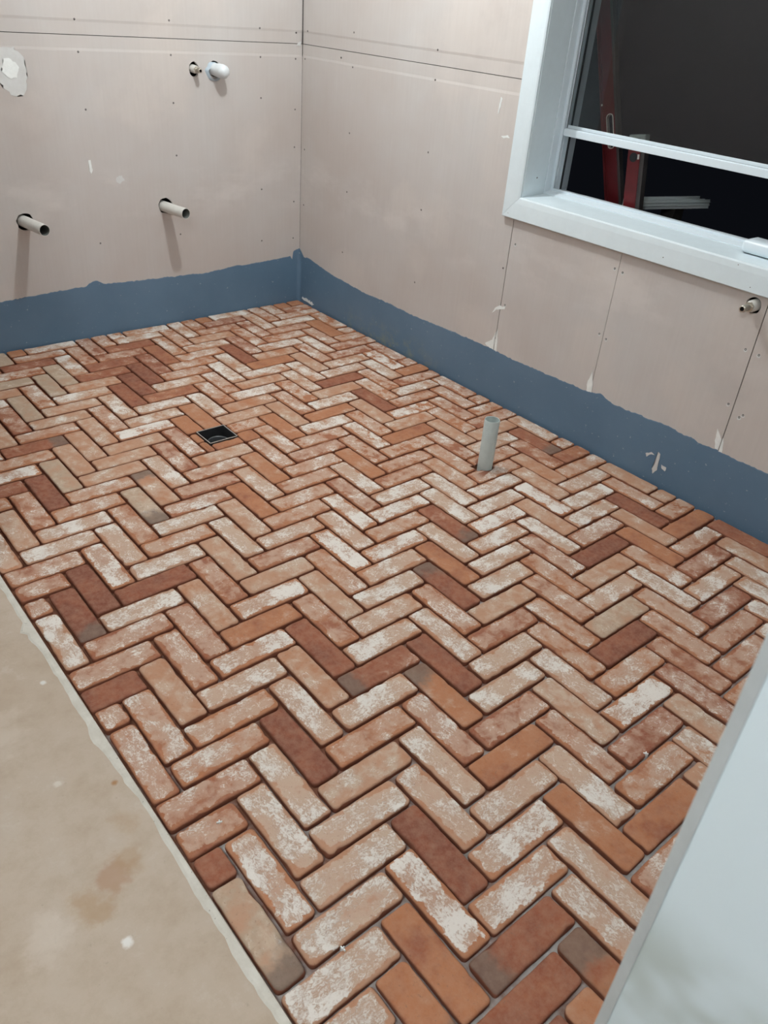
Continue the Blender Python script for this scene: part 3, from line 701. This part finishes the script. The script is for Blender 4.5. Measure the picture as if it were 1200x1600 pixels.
# long spirit level: I-section, leaning
def level_long():
    ytop, ztop, ybot, zbot = -1.444, 1.52, -1.676, .839
    ax_ = Vector((0, ytop - ybot, ztop - zbot)).normalized()
    base = Vector((.390, ybot, zbot)) - ax_ * ((zbot + .25) / ax_.z)
    t = thing('spirit_level', 'long dark red spirit level with slotted handle leaning at a slant outside the window', 'spirit level', base)
    rot = Vector((0, 0, 1)).rotation_difference(ax_)
    t.rotation_mode = 'QUATERNION'; t.rotation_quaternion = rot
    Lh = 2.0
    bm = bmesh.new()
    zh = (1.092 + .25) / ax_.z
    # web with an open hand slot
    pts = []
    for i in range(24):
        a = math.pi * 2 * i / 24; pts.append((0, .0135 * math.cos(a), zh + (.048 if math.sin(a) >= 0 else -.048) + .0135 * math.sin(a)))
    bx(bm, -.006, .006, -.034, .034, 0, Lh)
    web = from_bm('web', bm, M_RED, t)
    bm = bmesh.new(); prism(bm, [(-.02, y, z) for _, y, z in pts], (.04, 0, 0)); c = from_bm('cut', bm, None); c.parent = t
    bpy.context.view_layer.update(); boolean(web, [c]); kill([c])
    bm = bmesh.new(); n = len(pts)
    ring = []
    for i in range(n):
        y, z = pts[i][1], pts[i][2]; dy, dz_ = y / .0135, (z - zh)
        rr = []
        for (e_, x_) in ((0, -.008), (.0026, -.008), (.0026, .008), (0, .008)):
            s_ = 1 + e_ / .0135 if True else 1
            rr.append(bm.verts.new((x_, y * s_, z + (e_ if z > zh + .048 else (-e_ if z < zh - .048 else 0)))))
        ring.append(rr)
    for i in range(n):
        A, B = ring[i], ring[(i + 1) % n]
        for q in range(4): bm.faces.new((A[q], A[(q + 1) % 4], B[(q + 1) % 4], B[q]))
    from_bm('handle_rim', bm, M_LABELW, t)
    for s_ in (-1, 1):
        bm = bmesh.new(); bx(bm, -.013, .013, s_ * .0355 - .0035, s_ * .0355 + .0035, 0, Lh, .001); bx(bm, -.009, .009, s_ * .027 - .002, s_ * .027 + .002, 0.001, Lh - .001)
        from_bm('flange', bm, M_RED if s_ > 0 else M_DGREY, t)
    bm = bmesh.new(); rg = lathe(bm, [(.004, 0), (.002, .001)], (-1, 0, 0), (-.0135, .029, zh + .10), 10); bm.faces.new(rg[-1]); from_bm('rivet', bm, M_LABELW, t)
level_long()
def level_short():
    base = Vector((.300, -1.905, -.25)); ax_ = Vector((0, .043, .27)).normalized()
    top = (1.112 + .25) / ax_.z
    base.y = -1.789 - .04 - (1.112 - -.25) * .0 ; 
    # top centre lies at (y=-1.783, z=1.112)
    base = Vector((.300, -1.783, 1.112)) - ax_ * top
    t = thing('spirit_level', 'short red spirit level with grey end cap standing upright outside the window', 'spirit level', base)
    t.rotation_mode = 'QUATERNION'; t.rotation_quaternion = Vector((0, 0, 1)).rotation_difference(ax_)
    bm = bmesh.new(); bx(bm, -.013, .013, -.018, .036, 0, top - .035, .001); body = from_bm('body', bm, M_RED, t)
    bm = bmesh.new(); bx(bm, -.012, .016, -.036, -.0185, 0, top - .035, .001); bx(bm, -.0135, -.011, -.024, -.0225, 0, top - .035); from_bm('grey_edge', bm, M_DGREY, t)
    bm = bmesh.new(); bx(bm, -.014, .014, -.037, .037, top - .036, top, .004)
    cap = from_bm('end_cap', bm, M_ENDCAP, t)
    bm = bmesh.new(); bx(bm, -.0150, -.0138, -.014, .016, top - .026, top - .012, .0004); from_bm('cap_recess', bm, M_SHADOWGAP, cap)
    bm = bmesh.new(); rg = lathe(bm, [(.0165, 0), (.0165, .0016), (.0145, .0018), (.0140, .0004)], (-1, 0, 0), (-.0128, .010, top - .078), 24); bm.faces.new(rg[-1]); from_bm('vial', bm, M_SHADOWGAP, t)
    bm = bmesh.new(); bx(bm, -.0145, -.0128, -.016, -.008, top - .085, top - .068, .0003); from_bm('sticker', bm, M_LABELW, t)
level_short()
# aluminium channel lying on a low trestle
ch_dir = Vector((.38, -.095, 0)).normalized()
ca = Vector((.335, -1.775, .845)); cb = Vector((.70, -1.888, .845))
t = thing('metal_channel', 'ribbed bare aluminium channel lying flat outside behind the short red level', 'metal channel', ca)
L = (cb - ca).length; t.rotation_euler = (0, 0, math.atan2(cb.y - ca.y, cb.x - ca.x))
bm = bmesh.new(); bx(bm, 0, L, -.032, .032, 0, .003); bx(bm, 0, L, -.032, -.029, .003, .034); bx(bm, 0, L, -.002, .001, .003, .030); bx(bm, 0, L, .029, .032, .003, .034)
bx(bm, 0, L, -.036, -.0325, .012, .015); bx(bm, 0, L, -.036, -.0325, .024, .027)
from_bm('profile', bm, M_ALU, t)
t = thing('trestle', 'low dark timber trestle in the dark outside under the aluminium channel', 'trestle', (.56, -1.84, -.25))
bm = bmesh.new(); bx(bm, -.035, .035, -.03, .03, 1.045, 1.094, .002); from_bm('top_beam', bm, M_TIMBER, t)
for sx in (-1, 1):
    for sy in (-1, 1):
        bm = bmesh.new(); prism(bm, [(sx * .02 - .02, sy * .012 - .02, 1.045), (sx * .02 + .02, sy * .012 - .02, 1.045), (sx * .02 + .02, sy * .012 + .02, 1.045), (sx * .02 - .02, sy * .012 + .02, 1.045)], (sx * .13, sy * .05, -1.045)); from_bm('leg', bm, M_TIMBER, t)

# ------------------------------------------------------------------ pipes and fittings
def pipe_thing(name, label, cat, B, T, ro, wall_t, mat, group=None, inner=M_PVCD, depth=.05):
    B, T = Vector(B), Vector(T); ax_ = (T - B).normalized(); L = (T - B).length
    t = thing(name, label, cat, B, group)
    bm = bmesh.new()
    lathe(bm, [(ro - wall_t, L - .0005), (ro - wall_t * .6, L), (ro - .0006, L), (ro, L - .0008), (ro, -depth)], ax_, (0, 0, 0), 40)
    from_bm('pipe', bm, mat, t, smooth=False)
    bm = bmesh.new(); rg = lathe(bm, [(ro - wall_t, L - .0004), (ro - wall_t, -depth)], ax_, (0, 0, 0), 40); bm.faces.new(rg[-1])
    from_bm('bore', bm, inner, t, smooth=True)
    for o in t.children:
        for p in o.data.polygons: p.use_smooth = len(p.vertices) == 4
    return t
pipe_thing('waste_pipe', 'off-white waste pipe stub sticking out of the left wall near the picture edge', 'pipe', (-1.426, 0, .5525), (-1.402, -.168, .5525), 0.0240, .0024, M_PVCW, 'waste pipe stubs in the left wall')
pipe_thing('waste_pipe', 'off-white waste pipe stub sticking out of the left wall below the small brass fitting', 'pipe', (-.774, 0, .563), (-.748, -.158, .563), 0.0240, .0024, M_PVCW, 'waste pipe stubs in the left wall')
vent = pipe_thing('floor_pipe', 'grey plastic pipe standing upright out of the brick floor', 'pipe', (PX, PY, 0), (PX, PY, .2), PRAD, .0028, M_PVC, inner=M_PVC, depth=.0185)
# capped pipe
t = thing('capped_pipe', 'white rounded cap wrapped over a pipe end on the left wall', 'pipe cap', (-.484, 0, 1.139))
axc = Vector((.10, -.42, -.02)).normalized()
bm = bmesh.new(); rg = lathe(bm, [(.0255, -.02), (.0262, .012), (.0285, .030), (.0292, .052), (.0270, .068), (.019, .079), (.008, .084)], axc, (0, 0, 0), 32, .05); bm.faces.new(rg[-1]); from_bm('cap', bm, M_CAP, t, smooth=True)
bm = bmesh.new(); lathe(bm, [(.0395, .0005), (.036, .004), (.027, .009)], (0, -1, 0), (-.006, 0, -.010), 28, .18); from_bm('sealant_ring', bm, M_SIL, t, smooth=True)
# threaded water fittings
def tap_stub(label, loc, ax_, L=.052, s=1.0):
    t = thing('water_fitting', label, 'pipe fitting', loc, 'threaded brass water fittings')
    ax_ = Vector(ax_).normalized()
    bm = bmesh.new(); rg = lathe(bm, [(.0165 * s, -.045), (.0165 * s, .010), (.0150 * s, .012), (.0150 * s, .020), (.0125 * s, .022)], ax_, (0, 0, 0), 28); from_bm('elbow_body', bm, M_PVCW, t, smooth=True)
    bm = bmesh.new(); lathe(bm, [(.0145 * s, .019), (.0145 * s, .031), (.0095 * s, .032)], ax_, (0, 0, 0), 6); from_bm('hex_nut', bm, M_BRASS, t)
    pr_ = [(.0092 * s, .030)]
    z = .031
    while z < L - .002:
        pr_ += [(.0098 * s, z), (.0088 * s, z + .0012)]; z += .0024
    pr_ += [(.0088 * s, L), (.0060 * s, L)]
    bm = bmesh.new(); lathe(bm, pr_, ax_, (0, 0, 0), 24); from_bm('threaded_spigot', bm, M_BRASS, t, smooth=True)
    bm = bmesh.new(); rg = lathe(bm, [(.0060 * s, L), (.0060 * s, L - .02)], ax_, (0, 0, 0), 20); bm.faces.new(rg[-1]); from_bm('bore', bm, M_DARK, t, smooth=True)
tap_stub('small brass threaded water fitting in the left wall beside the white cap', (-.587, 0, 1.140), (.06, -1, -.04), .056, 1.0)
tap_stub('brass threaded water fitting in the right wall under the window', (0, -2.540, .7345), (-1, .04, -.03), .064, 1.15)

# drain
t = thing('floor_drain', 'square black open floor drain set in the bricks', 'drain', ((DX0 + DX1) / 2, (DY0 + DY1) / 2, 0))
hx, hy = (DX1 - DX0) / 2 - .0006, (DY1 - DY0) / 2 - .0006
bm = bmesh.new(); w_ = .0028
for (a, b, c_, d_) in ((-hx, hx, -hy, -hy + w_), (-hx, hx, hy - w_, hy), (-hx, -hx + w_, -hy + w_, hy - w_), (hx - w_, hx, -hy + w_, hy - w_)): bx(bm, a, b, c_, d_, -.065, -.0015)
bx(bm, -hx, hx, -hy, hy, -.070, -.065)
from_bm('drain_body', bm, M_BLACKP, t)
bm = bmesh.new()
for (a, b, c_, d_) in ((-hx, hx, -hy, -hy + .0022), (-hx, hx, hy - .0022, hy), (-hx, -hx + .0022, -hy, hy), (hx - .0022, hx, -hy, hy)): bx(bm, a, b, c_, d_, -.0014, .0012)
from_bm('rim', bm, M_RIM, t)
bm = bmesh.new(); lathe(bm, [(.0425, -.0648), (.043, -.034), (.040, -.029), (.0375, -.034), (.0375, -.0648)], (0, 0, 1), (.004, -.002, 0), 36); from_bm('pipe_socket', bm, plain('dark_pvc', (.075, .08, .085), .3), t, smooth=True)

# white tile spacers left standing in the joints
for (x, y, a, lb) in ((-1.1450, -3.1520, .6, 'white plastic tile spacer between bricks beside the white partition'),
                      (-2.0020, -3.0860, .2, 'white plastic tile spacer in a joint near the bottom of the picture'),
                      (-2.0500, -2.7190, 1.2, 'white plastic tile spacer lying on a brick near the concrete edge')):
    bm = bmesh.new(); bx(bm, -.0035, .0035, -.0012, .0012, -.018, .005, .0004); bx(bm, -.0012, .0012, -.006, .006, -.018, .003, .0004)
    o = from_bm('tile_spacer', bm, M_SMEAR); o.location = (x, y, .0); o.rotation_euler = (0, 0, a); tag(o, lb, 'tile spacer', 'white tile spacers left in the brick joints')
